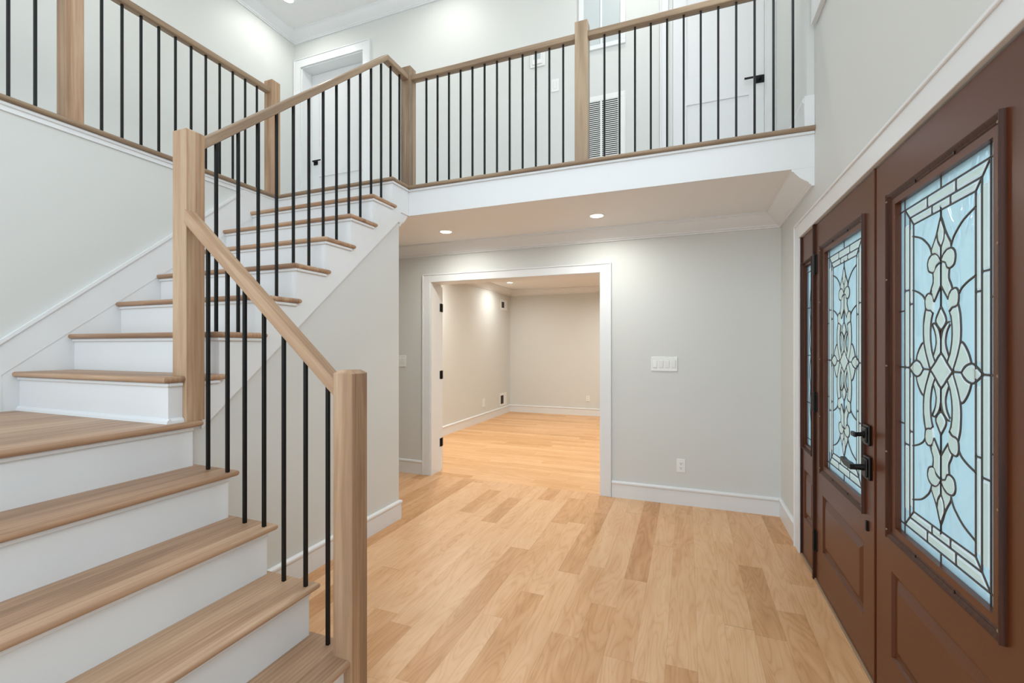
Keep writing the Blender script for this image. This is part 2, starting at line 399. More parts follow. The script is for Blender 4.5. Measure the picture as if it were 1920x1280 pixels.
# ------------------------------------------------------------------ trim
BASE = [(0, 0), (.015, 0), (.015, .118), (.019, .122), (.0215, .130), (.0215, .139), (.017, .146), (.008, .149), (0, .149)]
struct(smooth_by_angle(MB().sweep([(XD, 3.69), (XD, YB), (-.642, YB)], BASE, 1).build('baseboard_right', M['trim'])))
struct(smooth_by_angle(MB().sweep([(-2.637, YB), (-3.5, YB)], BASE, 1).build('baseboard_back', M['trim'])))
struct(smooth_by_angle(MB().sweep([(XW, 1.455), (XW, 3.123), (-3.3, 3.123)], BASE, -1).build('baseboard_stair', M['trim'])))
struct(smooth_by_angle(MB().sweep([(FX0, 4.56), (FX0, FY1), (1.1, FY1), (1.1, 4.6)], BASE, -1).build('baseboard_far', M['trim'])))
struct(smooth_by_angle(MB().sweep([(.668, YF+.006), (.668, YB)], [(a, b*1.25) for a, b in BASE], 1, z=Z2).box(.6535, XD-.0005, YF-.010, YF+.0055, Z2, Z2+.187, bev=.002, seg=1).build('baseboard_upper', M['trim'])))
CR = [(0, 0), (.118, 0), (.118, -.014), (.108, -.018), (.100, -.030), (.075, -.058), (.046, -.078), (.030, -.088), (.028, -.098), (.018, -.102), (.016, -.112), (0, -.112)]
struct(smooth_by_angle(MB().sweep([(XD, YF+.001), (XD, YB), (-3.5, YB)], CR, 1, z=HC).build('trim_1', M['trim'])))
struct(smooth_by_angle(MB().sweep([(XW+.004, 3.1235), (-3.3, 3.1235)], CR, -1, z=HC).build('trim_2', M['trim'])))
struct(smooth_by_angle(MB().sweep([(FX0, 4.56), (FX0, FY1), (1.1, FY1)], CR, -1, z=FH).build('trim_3', M['trim'])))
struct(smooth_by_angle(MB().sweep([(XLL, Y0), (XLL, YB), (.668, YB)], [(a*1.0, b*.92) for a, b in CR], -1, z=HU).build('trim_4', M['trim'])))

def casing_y(name, x0, x1, ztop, zbot, y, w=.092, hw=None, mat=M['trim'], legs=(1, 1)):
    """flat casing with a back band around an opening in a wall facing -y"""
    hw = hw or w; mb = MB(); t = .018; bt = .026; bb = .012
    for s, xx in ((-1, x0), (1, x1)):
        if not legs[0 if s < 0 else 1]: continue
        a, b = sorted((xx, xx+s*w)); mb.box(a, b, y-t, y, zbot, ztop+hw, bev=.0015, seg=1)
        a, b = sorted((xx+s*(w-bb), xx+s*w)); mb.box(a, b, y-bt, y-t+.001, zbot, ztop+hw, bev=.002, seg=1)
    mb.box(x0, x1, y-t, y, ztop, ztop+hw, bev=.0015, seg=1)
    mb.box(x0-w*legs[0]+.001, x1+w*legs[1]-.001, y-bt+.0006, y-t+.001, ztop+hw-bb, ztop+hw-.0005, bev=.002, seg=1)
    return struct(mb.build(name, mat))
casing_y('trim_5', OX0, OX1, OZ, 0, YB, hw=.084)
# jamb lining of the wide opening
struct(MB().box(OX0-.0, OX0+.012, YB-.012, YB+.205, 0, OZ).box(OX1-.012, OX1, YB-.012, YB+.205, 0, OZ).box(OX0+.012, OX1-.012, YB-.012, YB+.205, OZ-.002, OZ).build('trim_6', M['trim']))
casing_y('trim_7', DLX0, DLX1, UZ, Z2, YB, w=.098)
casing_y('trim_8', DRX0-.028, DRX1, UZ, Z2, YB, w=.067)
struct(MB().box(DLX0, DLX0+.014, YB, YB+.2, Z2, UZ).box(DLX1-.014, DLX1, YB, YB+.2, Z2, UZ).box(DLX0, DLX1, YB, YB+.2, UZ-.014, UZ).build('trim_9', M['trim']))
struct(MB().box(DRX0-.028, DRX0+.006, YB+.002, YB+.2, Z2, UZ).box(DRX1-.01, DRX1, YB+.002, YB+.2, Z2, UZ).box(DRX0, DRX1, YB+.002, YB+.2, UZ-.014, UZ).build('trim_10', M['trim']))
# casing of the entry door opening (wall facing -x)
ec = MB(); cf = .688
ec.box(cf, XD, DY1-.022, 3.692, 0, 2.196, bev=.002, seg=1).box(cf-.008, cf+.001, 3.680, 3.692, 0, 2.196, bev=.002, seg=1)
ec.box(cf, XD, -.2, DY1-.022, 2.092, 2.196, bev=.002, seg=1).box(cf-.008, cf+.001, -.2, 3.680, 2.182, 2.196, bev=.002, seg=1)
ec.box(XD-.001, XD+.05, DY0-.0, DY1, 2.0925, 2.106).box(XD-.001, XD+.05, DY1-.022, DY1, 0, 2.092)
struct(ec.build('trim_11', M['trim']))
# balcony fascia, cove and oak nosing
struct(MB().box(XS+.001, XD, YF, YF+.0125, HC-.001, Z2-.028).box(XS+.001, XD-.0005, YF-.012, YF, Z2-.046, Z2-.028, bev=.003, seg=1).build('trim_12', M['trim']))
nz = MB()
xb = -2.107
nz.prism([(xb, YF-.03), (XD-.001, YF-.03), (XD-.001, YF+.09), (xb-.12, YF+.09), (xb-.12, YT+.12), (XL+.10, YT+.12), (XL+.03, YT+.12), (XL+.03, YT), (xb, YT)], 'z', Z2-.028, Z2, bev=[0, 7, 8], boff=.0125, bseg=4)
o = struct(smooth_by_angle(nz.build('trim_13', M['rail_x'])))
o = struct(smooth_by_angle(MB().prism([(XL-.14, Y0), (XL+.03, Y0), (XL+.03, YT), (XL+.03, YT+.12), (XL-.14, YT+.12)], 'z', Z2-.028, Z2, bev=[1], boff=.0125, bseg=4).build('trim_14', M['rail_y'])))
struct(MB().box(XL-.012, XL+.008, Y0, YT+.02, Z2-.048, Z2-.028, bev=.003, seg=1).box(XL-.0125, XL-.002, Y0, YT, Z2-.075, Z2-.048).build('trim_15', M['trim']))

# ------------------------------------------------------------------ staircase
st = empty('staircase', (-2.2, 1.4, 0), 'L-shaped staircase with oak treads and white risers climbing left then back', 'staircase')
NX0, NX1, NY0, NY1 = -1.247, -1.157, 1.388, 1.478    # bottom newel
MX0, MX1, MY0, MY1 = -2.197, -2.107+.002, 1.413, 1.503    # landing newel
YN = .22  # near side of the lower flight
for i in range(1, 5):
    xf = XN1-(i-1)*G1; xr = xf-G1-NO
    if i == 1:
        poly = [(xf, YN), (xf, NY0), (NX0, NY0), (NX0, YS), (xr-.024, YS), (xr-.024, YS-.03), (xr, YS-.03), (xr, YN)]
        bv = [0, 3]
    else:
        poly = [(xf, YN), (xf, YS), (xr-.024, YS), (xr-.024, YS-.03), (xr, YS-.03), (xr, YN)]; bv = [0, 1]
    smooth_by_angle(MB().prism(poly, 'z', zt(i)-TT, zt(i), bev=bv, boff=.0122).build('tread', M['oak_y'], st))
xf = XN1-4*G1
smooth_by_angle(MB().prism([(xf, YN), (xf, YS), (XW+.001, YS), (XW+.001, 1.3525), (XL-.0, 1.3525), (XL-.0, YN)], 'z', Z5-TT, Z5, bev=[0, 1], boff=.0122).build('landing', M['oak_y'], st))
for i in range(1, 6):
    x = XN1-(i-1)*G1-NO
    zb = 0 if i == 1 else zt(i-1)
    ye = YS-.03 if i > 1 else NY0
    MB().box(x-.018, x, YN, ye, zb+.0003, zt(i)-TT-.0003).box(x, x+.011, YN, ye, zt(i)-TT-.017, zt(i)-TT, bev=.003, seg=1).build('riser', M['trim'], st)
# far side panel of the lower flight
for yy, nm in ((YS-.042, 'stringer'), (YN, 'stringer')):
    pl = [(XN1-NO-.02, 0)]
    for i in range(1, 6):
        x = XN1-(i-1)*G1-NO-.018
        if i == 1: x -= .04
        pl += [(x, zt(i-1) - TT if i > 1 else 0), (x, zt(i)-TT)]
    pl = pl[1:] + [(XW, Z5-TT), (XW, 0)]
    MB().prism(pl, 'y', yy, yy+.011).build(nm, M['trim'], st)
# upper flight
for k in range(7):
    i = 6+k; yf = YA+k*G2; yr = yf+G2+NO
    if k == 0:
        poly = [(XL, yf), (xb, yf), (xb, MY0), (MX0, MY0), (MX0, MY1), (xb, MY1), (xb, yf+.293), (XS, yf+.293), (XS, yr), (XL, yr)]; bv = [0, 1, 5, 6]
    else:
        poly = [(XL, yf), (xb, yf), (xb, yf+.293), (XS, yf+.293), (XS, yr), (XL, yr)]; bv = [0, 1, 2]
    smooth_by_angle(MB().prism(poly, 'z', zt(i)-TT, zt(i), bev=bv, boff=.0122).build('tread', M['oak_x'], st))
for k in range(8):
    y = YA+k*G2+NO; zb = zt(5+k)
    rb = MB().box(XL, XS-.0118, y+.0003, y+.018, zb+.0003, zt(6+k)-TT-.0003).box(XL, XS+.010, y-.011, y, zt(6+k)-TT-.017, zt(6+k)-TT, bev=.003, seg=1)
    if k < 7:
        ya = y if k else y
        if k == 0: rb.box(XS, XS+.010, y, MY0-.001, zt(6)-TT-.017, zt(6)-TT, bev=.003, seg=1)
        rb.box(XS, XS+.010, max(ya, MY1+.001 if k == 0 else 0), YA+k*G2+.27, zt(6+k)-TT-.017, zt(6+k)-TT, bev=.003, seg=1)
    else:
        rb.box(XS, XS+.010, y, YF-.001, Z2-.046, Z2-.028, bev=.003, seg=1)
    if k == 0:   # little base shoe on the landing
        rb.prism([(y, Z5), (y-.016, Z5), (y-.014, Z5+.012), (y-.004, Z5+.022), (y, Z5+.022)], 'x', XL, XS+.016)
        rb.prism([(XS, Z5), (XS+.016, Z5), (XS+.014, Z5+.012), (XS+.004, Z5+.022), (XS, Z5+.022)], 'y', y-.002, MY0-.001)
    rb.build('riser', M['trim'], st)
sp_ = MB()
def sline(y): return 1.019+.862*(y-1.545)
sp_.prism([(YA+NO, Z5), (YA+NO, zt(6)-TT), (MY0, zt(6)-TT), (MY0, Z5)], 'x', XS-.012, XS)
pl = [(MY1, sline(MY1)), (MY1, zt(6)-TT)]
for k in range(1, 8):
    y = YA+k*G2+NO; pl += [(y, zt(5+k)-TT), (y, zt(6+k)-TT)]
pl[-1] = (pl[-1][0], Z2-.028)
pl += [(YF+.0005, Z2-.028), (YF+.0005, HC-.001), (3.135, HC-.001), (3.135, sline(3.10)), (3.10, sline(3.10))]
sp_.prism(pl, 'x', XS-.0115, XS)
sp_.build('stringer', M['trim'], st)
# skirt board on the left wall
sk = lambda y: 1.406+.8655*(y-1.276)
jn = lambda y: 1.223+.8655*(y-1.28)
yend = 1.28+(Z2-.048-1.406+.8655*.004)/.8655
skb = MB()
yt_ = 1.276+(Z2-.048-1.406)/.8655
skb.prism([(Y0, Z5+.175), (1.01, Z5+.175), (1.276, sk(1.276)), (yt_, Z2-.048), (YT+.04, Z2-.048), (YT+.04, jn(YT+.04) if jn(YT+.04) < Z2-.05 else Z2-.05), (1.28, jn(1.28)), (1.28, Z5), (Y0, Z5)], 'x', XL-.0122, XL+.003)
skb.prism([(1.28, Z5-.02), (1.28, jn(1.28)), (YT+.04, jn(YT+.04)-.001), (YT+.04, zt(11)), (1.5, Z5-.02)], 'x', XL-.0122, XL)
q1 = yt_-.03; XC0, XC1 = XL+.0028, XL+.012
skb.prism([(1.276, sk(1.276)-.022), (q1, sk(q1)-.022), (q1, sk(q1)+.001), (1.276, sk(1.276)+.001)], 'x', XC0, XC1)
skb.prism([(1.012, Z5+.154), (1.276, sk(1.276)-.022), (1.276, sk(1.276)+.001), (1.010, Z5+.176)], 'x', XC0, XC1)
skb.prism([(Y0, Z5+.154), (1.012, Z5+.154), (1.010, Z5+.176), (Y0, Z5+.176)], 'x', XC0, XC1)
skb.build('skirt_board', M['trim'], st)

# ------------------------------------------------------------------ railings
BW = .0127
def newel(parent, x0, x1, y0, y1, zb, ztop, ch=.012, mat=None):
    mb = MB(); b = .003
    mb.prism([(x0+b, y0), (x1-b, y0), (x1, y0+b), (x1, y1-b), (x1-b, y1), (x0+b, y1), (x0, y1-b), (x0, y0+b)], 'z', zb, ztop-ch)
    bm = mb.bm; c = [bm.verts.new(p) for p in ((x0, y0, ztop-ch), (x1, y0, ztop-ch), (x1, y1, ztop-ch), (x0, y1, ztop-ch))]
    t_ = [bm.verts.new(p) for p in ((x0+ch*1.3, y0+ch*1.3, ztop), (x1-ch*1.3, y0+ch*1.3, ztop), (x1-ch*1.3, y1-ch*1.3, ztop), (x0+ch*1.3, y1-ch*1.3, ztop))]
    for i in range(4): bm.faces.new((c[i], c[(i+1) % 4], t_[(i+1) % 4], t_[i]))
    bm.faces.new(t_)
    return mb.build('newel_post', mat or M['oak_z'], parent)
def baluster(parent, x, y, zb, ztop_at):
    """square bar; top cut follows the rail: ztop_at(x, y)"""
    h = BW/2; mb = MB(); bm = mb.bm
    c = [(x-h, y-h), (x+h, y-h), (x+h, y+h), (x-h, y+h)]
    lo = [bm.verts.new((a, b, zb)) for a, b in c]; hi = [bm.verts.new((a, b, ztop_at(a, b))) for a, b in c]
    bm.faces.new(lo); bm.faces.new(hi)
    for i in range(4): bm.faces.new((lo[i], lo[(i+1) % 4], hi[(i+1) % 4], hi[i]))
    return mb.build('baluster', M['black'], parent)
def rail(parent, p0, p1, w, h, mat):
    """plumb-cut rail with eased corners: p = (x, y, ztop) on the centre line"""
    p0, p1 = Vector(p0), Vector(p1); d = (p1-p0); hd = Vector((d.x, d.y, 0)).normalized(); s = Vector((-hd.y, hd.x, 0))
    e = .007
    prof = [(-w/2+e, 0), (-w/2+e*.3, -e*.3), (-w/2, -e), (-w/2, -h+e*.6), (-w/2+e*.6, -h), (w/2-e*.6, -h), (w/2, -h+e*.6), (w/2, -e), (w/2-e*.3, -e*.3), (w/2-e, 0)]
    mb = MB(); bm = mb.bm
    A = [bm.verts.new(p0+s*a+Vector((0, 0, b))) for a, b in prof]; B = [bm.verts.new(p1+s*a+Vector((0, 0, b))) for a, b in prof]
    bm.faces.new(A); bm.faces.new(B); n = len(prof)
    for i in range(n): bm.faces.new((A[i], A[(i+1) % n], B[(i+1) % n], B[i]))
    return smooth_by_angle(mb.build('handrail', mat, parent), 50)
RW = .060
# lower flight railing
r1 = empty('railing', (NX0+.045, NY0+.045, 0), 'short sloping railing of oak and black balusters beside the lowest treads', 'railing')
newel(r1, NX0, NX1, NY0, NY1, 0, 1.283, .014)
YR1 = 1.433; RH1 = .064
lowtop = lambda x: 1.242+.880*(-1.255-x)
rail(r1, (MX1, YR1, lowtop(MX1)), (NX0, YR1, lowtop(NX0)), RW, RH1, M['rail_low'])
for i, xs in ((4, (-1.988, -1.866)), (3, (-1.762, -1.650)), (2, (-1.540, -1.424)), (1, (-1.311,))):
    for x in xs: baluster(r1, x, YR1, zt(i), lambda a, b: lowtop(a)-RH1+.004)
# upper flight railing
XR = -2.150; FR = XR+RW/2
r2 = empty('railing', ((MX0+MX1)/2, (MY0+MY1)/2, Z5), 'long sloping railing rising from the landing post beside the upper flight', 'railing')
newel(r2, MX0, MX1, MY0, MY1, Z5, 2.366, .008)
RT = 3.600; RHU = .056; RHL = .042
uptop = lambda y: 2.3637+.862*(y-1.517)
YP = 1.517+(RT-2.3637)/.862
def uprail():
    e = .007; w = RW; mb = MB(); bm = mb.bm
    def prof(h): return [(-w/2+e, 0), (-w/2, -e), (-w/2, -h+e*.6), (-w/2+e*.6, -h), (w/2-e*.6, -h), (w/2, -h+e*.6), (w/2, -e), (w/2-e, 0)]
    rows = []
    for y, z, h in ((MY1, uptop(MY1), RHU), (YP, RT, .047), (YC0, RT, RHL)):
        rows.append([bm.verts.new((XR+a, y, z+b)) for a, b in prof(h)])
    n = 8
    bm.faces.new(rows[0]); bm.faces.new(rows[1])
    for i in range(n): bm.faces.new((rows[0][i], rows[0][(i+1) % n], rows[1][(i+1) % n], rows[1][i]))
    return mb
YC0 = 3.23
CX0, CX1 = XR-.045, XR+.045; CY0, CY1 = 3.230, 3.320
mbx = uprail()
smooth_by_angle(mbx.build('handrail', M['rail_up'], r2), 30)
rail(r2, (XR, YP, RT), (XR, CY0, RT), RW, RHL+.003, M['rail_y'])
for k in range(14):
    y = 1.591+.1196*k
    i = 6+int((y-BW/2-YA)//G2)
    i = min(i, 13)
    f = (lambda a, b: (min(uptop(b), RT)-(RHU if uptop(b) < RT-.01 else RHL)+.003))
    baluster(r2, XR, y, zt(i), f)
# balcony railing
YR = 3.275
r3 = empty('railing', (-.7, YR, Z2), 'long level railing along the front edge of the upstairs balcony', 'railing')
newel(r3, CX0, CX1, CY0, CY1, Z2, 3.676, .008, M['oak_z_grey_by_light'])
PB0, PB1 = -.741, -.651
newel(r3, PB0, PB1, CY0, CY1, Z2, 3.676, .008, M['oak_z_grey_by_light'])
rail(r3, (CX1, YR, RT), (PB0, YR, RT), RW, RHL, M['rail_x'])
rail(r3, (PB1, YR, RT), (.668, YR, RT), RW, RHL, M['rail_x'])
for k in range(12): baluster(r3, -1.978+.1039*k, YR, Z2, lambda a, b: RT-RHL+.003)
for k in range(12): baluster(r3, -.539+.10364*k, YR, Z2, lambda a, b: RT-RHL+.003)
# left hall railing
XRL = -3.360
r4 = empty('railing', (XRL, 2.9, Z2), 'level railing at upper left above the pale stair wall', 'railing')
newel(r4, -3.405, -3.315, 1.540, 1.630, Z2, 3.676, .008)
newel(r4, -3.405, -3.315, 2.957, 3.047, Z2, 3.676, .008)
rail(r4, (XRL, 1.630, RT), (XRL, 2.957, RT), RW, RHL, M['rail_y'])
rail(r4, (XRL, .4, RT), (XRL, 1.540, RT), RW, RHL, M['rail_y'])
for k in range(11): baluster(r4, XRL, 1.7395+.11075*k, Z2, lambda a, b: RT-RHL+.003)
for k in range(9): baluster(r4, XRL, 1.427-.1095*k, Z2, lambda a, b: RT-RHL+.003)

# ------------------------------------------------------------------ entry doors
DX = .704
def molding_frame(y0, y1, z0, z1, yi0, yi1, zi0, zi1, name, parent, xface, p_side=.013, p_rail=.011):
    mb = MB()
    def prof(o, i, s, p):   # outer position o, inner position i, travel sign s
        w = abs(i-o)
        return [(xface+.001, o), (xface-p*.8, o+s*.0015), (xface-p, o+s*w*.07), (xface-p*.95, o+s*w*.16), (xface-p*.25, o+s*w*.36), (xface-p*.30, o+s*w*.44), (xface+.004, o+s*w*.62), (xface+.006, o+s*w*.70), (xface+.012, o+s*w*.95), (xface+.018, i), (xface+.024, i), (xface+.024, o)]
    mb.prism(prof(z0, zi0, 1, p_rail), 'y', y0+.003, y1-.003)
    mb.prism(prof(z1, zi1, -1, p_rail), 'y', y0+.003, y1-.003)
    mb.prism(prof(y0, yi0, 1, p_side), 'z', z0, z1)
    mb.prism(prof(y1, yi1, -1, p_side), 'z', z0, z1)
    return smooth_by_angle(mb.build(name, M['mould'], parent), 35)

HALF = dict(
 spike=[(0,.456),(.012,.435),(.023,.412),(.038,.390),(.055,.368),(.057,.355)], flame=[(0,.452),(.012,.43),(.021,.41),(.017,.384),(0,.365)],
 petal=[(.003,.328),(.016,.343),(.034,.352),(.057,.352),(.074,.342),(.08,.325),(.073,.304),(.05,.296),(.035,.300),(.026,.315),(.004,.322)],
 arc=[(.057,.360),(.068,.378),(.083,.392),(.122,.417),(.183,.437)], top=[(0,.456),(0,.490)], mid=[(0,.365),(0,.190)],
 stem=[(.048,.298),(.045,.28),(.046,.265),(.056,.25),(.064,.235)], inner=[(0,.252),(.023,.226),(.041,.207)],
 bud=[(.041,.207),(.047,.222),(.058,.232),(.078,.236),(.092,.228),(.097,.212),(.093,.19),(.08,.184),(.062,.182),(.047,.172)],
 arc2=[(.098,.218),(.112,.232),(.145,.247),(.183,.258)], out=[(.094,.19),(.104,.162),(.107,.138),(.108,.11),(.104,.08),(.092,.05),(.078,.024),(.065,0)],
 inn=[(.047,.175),(.057,.155),(.062,.13),(.063,.105),(.060,.08),(.052,.053),(.035,.026)],
 fl=[(0,.19),(.014,.174),(.027,.158),(.030,.144),(.018,.130),(0,.12)], arch=[(.054,.139),(.042,.142),(.030,.138),(.015,.125),(.006,.110),(0,.092)], c2=[(0,.12),(0,.051)],
 in2=[(.052,.136),(.038,.12),(.030,.104),(.027,.083),(.034,.062),(.046,.042)], dia=[(0,.052),(.018,.040),(.034,.024),(.065,0)],
 fan=[(.106,.085),(.120,.080),(.137,.064),(.150,.045),(.158,.026)], lens=[(.110,0),(.122,.013),(.135,.021),(.155,.026),(.175,.022),(.211,0)], link=[(.065,0),(.11,0)], hh=[(.211,0),(.30,0)])
BEV = dict(
 petal=HALF['petal'], flame=None, bud=HALF['bud'],
 tip=[(.004,.365),(.018,.384),(.023,.405),(.038,.390),(.055,.368),(.054,.353),(.034,.35),(.016,.341),(.003,.328)],
 leaf=[(.004,.318),(.026,.312),(.046,.296),(.043,.28),(.044,.265),(.056,.248),(.050,.222),(.041,.209),(.023,.228),(.004,.25)],
 strand=[(.049,.170),(.062,.18),(.08,.182),(.092,.188),(.105,.138),(.105,.11),(.101,.08),(.088,.048),(.063,.004),(.037,.025),(.054,.053),(.062,.08),(.065,.105),(.064,.13),(.059,.155)],
 strand2=[(.004,.092),(.010,.112),(.018,.125),(.032,.136),(.048,.137),(.036,.12),(.028,.104),(.025,.083),(.032,.062),(.044,.042),(.034,.028),(.018,.042),(.004,.054)],
 fanp=[(.068,.004),(.110,.004),(.120,.014),(.135,.024),(.155,.028),(.148,.045),(.135,.062),(.118,.078),(.107,.082),(.094,.05),(.08,.024)])
def catmull(P, closed=False, k=3):
    P = [Vector(p) for p in P]; n = len(P)
    if n < 3: return P
    out = []
    for i in range(n if closed else n-1):
        p0 = P[(i-1) % n] if (closed or i) else P[0]; p1 = P[i]; p2 = P[(i+1) % n]; p3 = P[(i+2) % n] if (closed or i < n-2) else P[-1]
        for j in range(k):
            t_ = j/k
            out.append(.5*((2*p1)+(p2-p0)*t_+(2*p0-5*p1+4*p2-p3)*t_**2+(3*p1-p0-3*p2+p3)*t_**3))
    if not closed: out.append(P[-1])
    return out
def leaded_glass(parent, yc, zc, hw, hh, x, K=1.03, full=True):
    gp = MB().box(x, x+.004, yc-hw-.01, yc+hw+.01, zc-hh-.01, zc+hh+.01).build('textured_glass', M['glass_blue'], parent)
    came = MB(); bev = MB(); bm = bev.bm
    def line(pts, w=.0058): came.strap(pts, w, .003, x-.0015, yc, zc)
    R1, R2, R3 = (.250, .556), (.211, .519), (.183, .490)
    for sx in (-1, 1):
        for a, b in (R1,): line([(sx*a, -hh-.01), (sx*a, hh+.01)])
        line([(sx*R2[0], -R2[1]), (sx*R2[0], R2[1])]); line([(sx*R3[0], -R3[1]), (sx*R3[0], R3[1])])
        for sz in (-1, 1):
            line([(sx*R1[0], sz*R1[1]), (sx*R3[0], sz*R3[1])])
    for sz in (-1, 1):
        line([(-hw-.01, sz*R1[1]), (hw+.01, sz*R1[1])]); line([(-R2[0], sz*R2[1]), (R2[0], sz*R2[1])]); line([(-R3[0], sz*R3[1]), (R3[0], sz*R3[1])])
        for q in (-.085, .085): line([(q, sz*R1[1]), (q, sz*R2[1])])
        for q in (-.055, .055): line([(q, sz*R2[1]), (q, sz*R3[1])])
        line([(0, sz*R1[1]), (0, sz*(hh+.01))])
        for sx in (-1, 1):
            line([(sx*R1[0], sz*.27), (sx*R2[0], sz*.27)]); line([(sx*R3[0], sz*.22), (sx*R2[0], sz*.22)]); line([(sx*R1[0], sz*.2), (sx*(hw+.01), sz*.2)])
    for sx in (-1, 1):
        for sz in (-1, 1):
            for k, P in HALF.items():
                if sz < 0 and k in ('link', 'hh'): continue
                cp = catmull([(sx*a*K, sz*b*K) for a, b in P]) if len(P) > 2 else [(sx*a*K, sz*b*K) for a, b in P]
                line(cp, .0064)
    def piece(P, inset=.005, h=.005):
        ar = sum(P[i][0]*P[(i+1) % len(P)][1]-P[(i+1) % len(P)][0]*P[i][1] for i in range(len(P)))
        if ar < 0: P = P[::-1]      # every piece faces the room
        vs = [bm.verts.new((x-.0008, yc-a, zc+b)) for a, b in P]
        try: f = bm.faces.new(vs)
        except Exception: return
        f.normal_update(); r = bmesh.ops.inset_region(bm, faces=[f], thickness=inset*1.15, depth=0, use_boundary=True, use_even_offset=True)
        for v in f.verts: v.co.x = x-h
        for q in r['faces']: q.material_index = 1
    quads = []
    for sx in (-1, 1):
        for sz in (-1, 1):
            for k, P in BEV.items():
                if P: piece([(sx*a*K, sz*b*K) for a, b in P], .0045, .0045)
    for sz in (-1, 1):
        piece([(0, sz*.450*K), (.018*K, sz*.410*K), (.014*K, sz*.386*K), (0, sz*.368*K), (-.014*K, sz*.386*K), (-.018*K, sz*.410*K)], .004)
        piece([(0, sz*.186*K), (.026*K, sz*.155*K), (.026*K, sz*.142*K), (0, sz*.122*K), (-.026*K, sz*.142*K), (-.026*K, sz*.155*K)], .005)
    piece([(0, .050*K), (.034*K, .021*K), (.062*K, 0), (.034*K, -.021*K), (0, -.050*K), (-.034*K, -.021*K), (-.062*K, 0), (-.034*K, .021*K)], .005)
    for sx in (-1, 1):
        L = [(.112, 0), (.124, .012), (.137, .019), (.155, .023), (.175, .019), (.205, 0), (.175, -.019), (.155, -.023), (.137, -.019), (.124, -.012)]
        piece([(sx*a*K, b*K) for a, b in L], .0045)
        g = .003
        def bar(a0, a1, b0, b1): piece([(sx*a0, b0), (sx*a1, b0), (sx*a1, b1), (sx*a0, b1)], .006, .005)
        for b0, b1 in ((-.5, -.273), (-.267, -.003), (.003, .267), (.273, .5)): bar(R2[0]+g, R1[0]-g, b0, b1)
        for b0, b1 in ((-.48, -.223), (-.217, -.03), (.03, .217), (.223, .48)): bar(R3[0]+g, R2[0]-g, b0, b1)
    for sz in (-1, 1):
        g = .003
        def hb(a0, a1, b0, b1, sk0=0, sk1=0): piece([(a0+sk0, sz*b0), (a1-sk1, sz*b0), (a1, sz*b1), (a0, sz*b1)], .006, .005)
        d12 = R1[1]-R2[1]-2*g
        hb(-R1[0]+.006, -.088, R2[1]+g, R1[1]-g, .034, 0); hb(-.082, .082, R2[1]+g, R1[1]-g); hb(.088, R1[0]-.006, R2[1]+g, R1[1]-g, 0, .034)
        hb(-R2[0]+.004, -.058, R3[1]+g, R2[1]-g, .026, 0); hb(-.052, .052, R3[1]+g, R2[1]-g); hb(.058, R2[0]-.004, R3[1]+g, R2[1]-g, 0, .026)
    bev.build('bevelled_glass', M['glass_bevel'], parent, keep=True, extra=M['glass_edge_glint'])
    came.build('lead_came', M['lead'], parent)

def raised_panel(parent, x, y0, y1, z0, z1):
    """sunk moulding and raised field"""
    mb = MB(); bm = mb.bm
    def loop(d, xx): return [bm.verts.new((xx, y, z)) for y, z in ((y0+d, z0+d), (y1-d, z0+d), (y1-d, z1-d), (y0+d, z1-d))]
    Ls = [loop(0, x), loop(.006, x+.010), (loop(.016, x+.012)), loop(.022, x+.012), loop(.050, x+.001), loop(.054, x)]
    for a, b in zip(Ls, Ls[1:]):
        for i in range(4): bm.faces.new((a[i], a[(i+1) % 4], b[(i+1) % 4], b[i]))
    bm.faces.new(Ls[-1])
    return mb.build('panel', M['brown'], parent)
def entry_leaf(name, y0, y1, label):
    root = empty(name, (DX, (y0+y1)/2, 0)); struct(root)
    yc = (y0+y1)/2; gz0, gz1 = .710, 1.890; hw = .290
    mw, mz0, mz1 = .344, .660, 1.937; pz0, pz1, pw = .222, .540, .322
    z0, z1 = .012, 2.080; th = .044
    mb = MB()
    mb.box(DX, DX+th, y0, yc-pw, z0, z1).box(DX, DX+th, yc+pw, y1, z0, z1)
    mb.box(DX, DX+th, yc-pw, yc+pw, z0, pz0).box(DX, DX+th, yc-pw, yc+pw, pz1, gz0).box(DX, DX+th, yc-pw, yc+pw, gz1, z1)
    mb.box(DX, DX+th, yc-pw, yc-hw, gz0, gz1).box(DX, DX+th, yc+hw, yc+pw, gz0, gz1).box(DX+.02, DX+th, yc-pw, yc+pw, pz0, pz1)
    mb.build('slab', M['brown'], root)
    raised_panel(root, DX, yc-pw, yc+pw, pz0, pz1)
    mo = molding_frame(yc-mw, yc+mw, mz0, mz1, yc-hw, yc+hw, gz0, gz1, 'glass_frame', root, DX)
    for yy in (yc-mw+.010, yc+mw-.010):
        for zz in (.69, .98, 1.30, 1.62, 1.91): MB().cyl((DX-.0128, yy, zz), .0036, .004, 'x', 10).build('screw', M['screw'], mo)
    for yy in (yc-.12, yc+.12):
        for zz in (.680, 1.917): MB().cyl((DX-.0058, yy, zz), .0045, .004, 'x', 10).build('screw', M['bronze'], mo)
    leaded_glass(root, yc, 1.298, hw, .600, DX+.018)
    return root
dl = entry_leaf('door_1', 2.275, 3.192, '')
dr = entry_leaf('door_2', 1.333, 2.265, '')
MB().box(DX-.004, DX+.02, 2.277, 2.290, .012, 2.088, bev=.002, seg=1).build('astragal', M['brown'], dl)
# hinges on the far leaf
for za, zb_ in ((1.80, 1.905), (.995, 1.10), (.18, .29)):
    MB().box(DX-.006, DX+.002, 3.168, 3.202, za, zb_, bev=.001, seg=1).cyl((DX-.010, 3.1965, za), .008, zb_-za, 'z', 14).cyl((DX-.010, 3.1965, za-.008), .005, zb_-za+.016, 'z', 12).build('hinge', M['bronze'], dl)
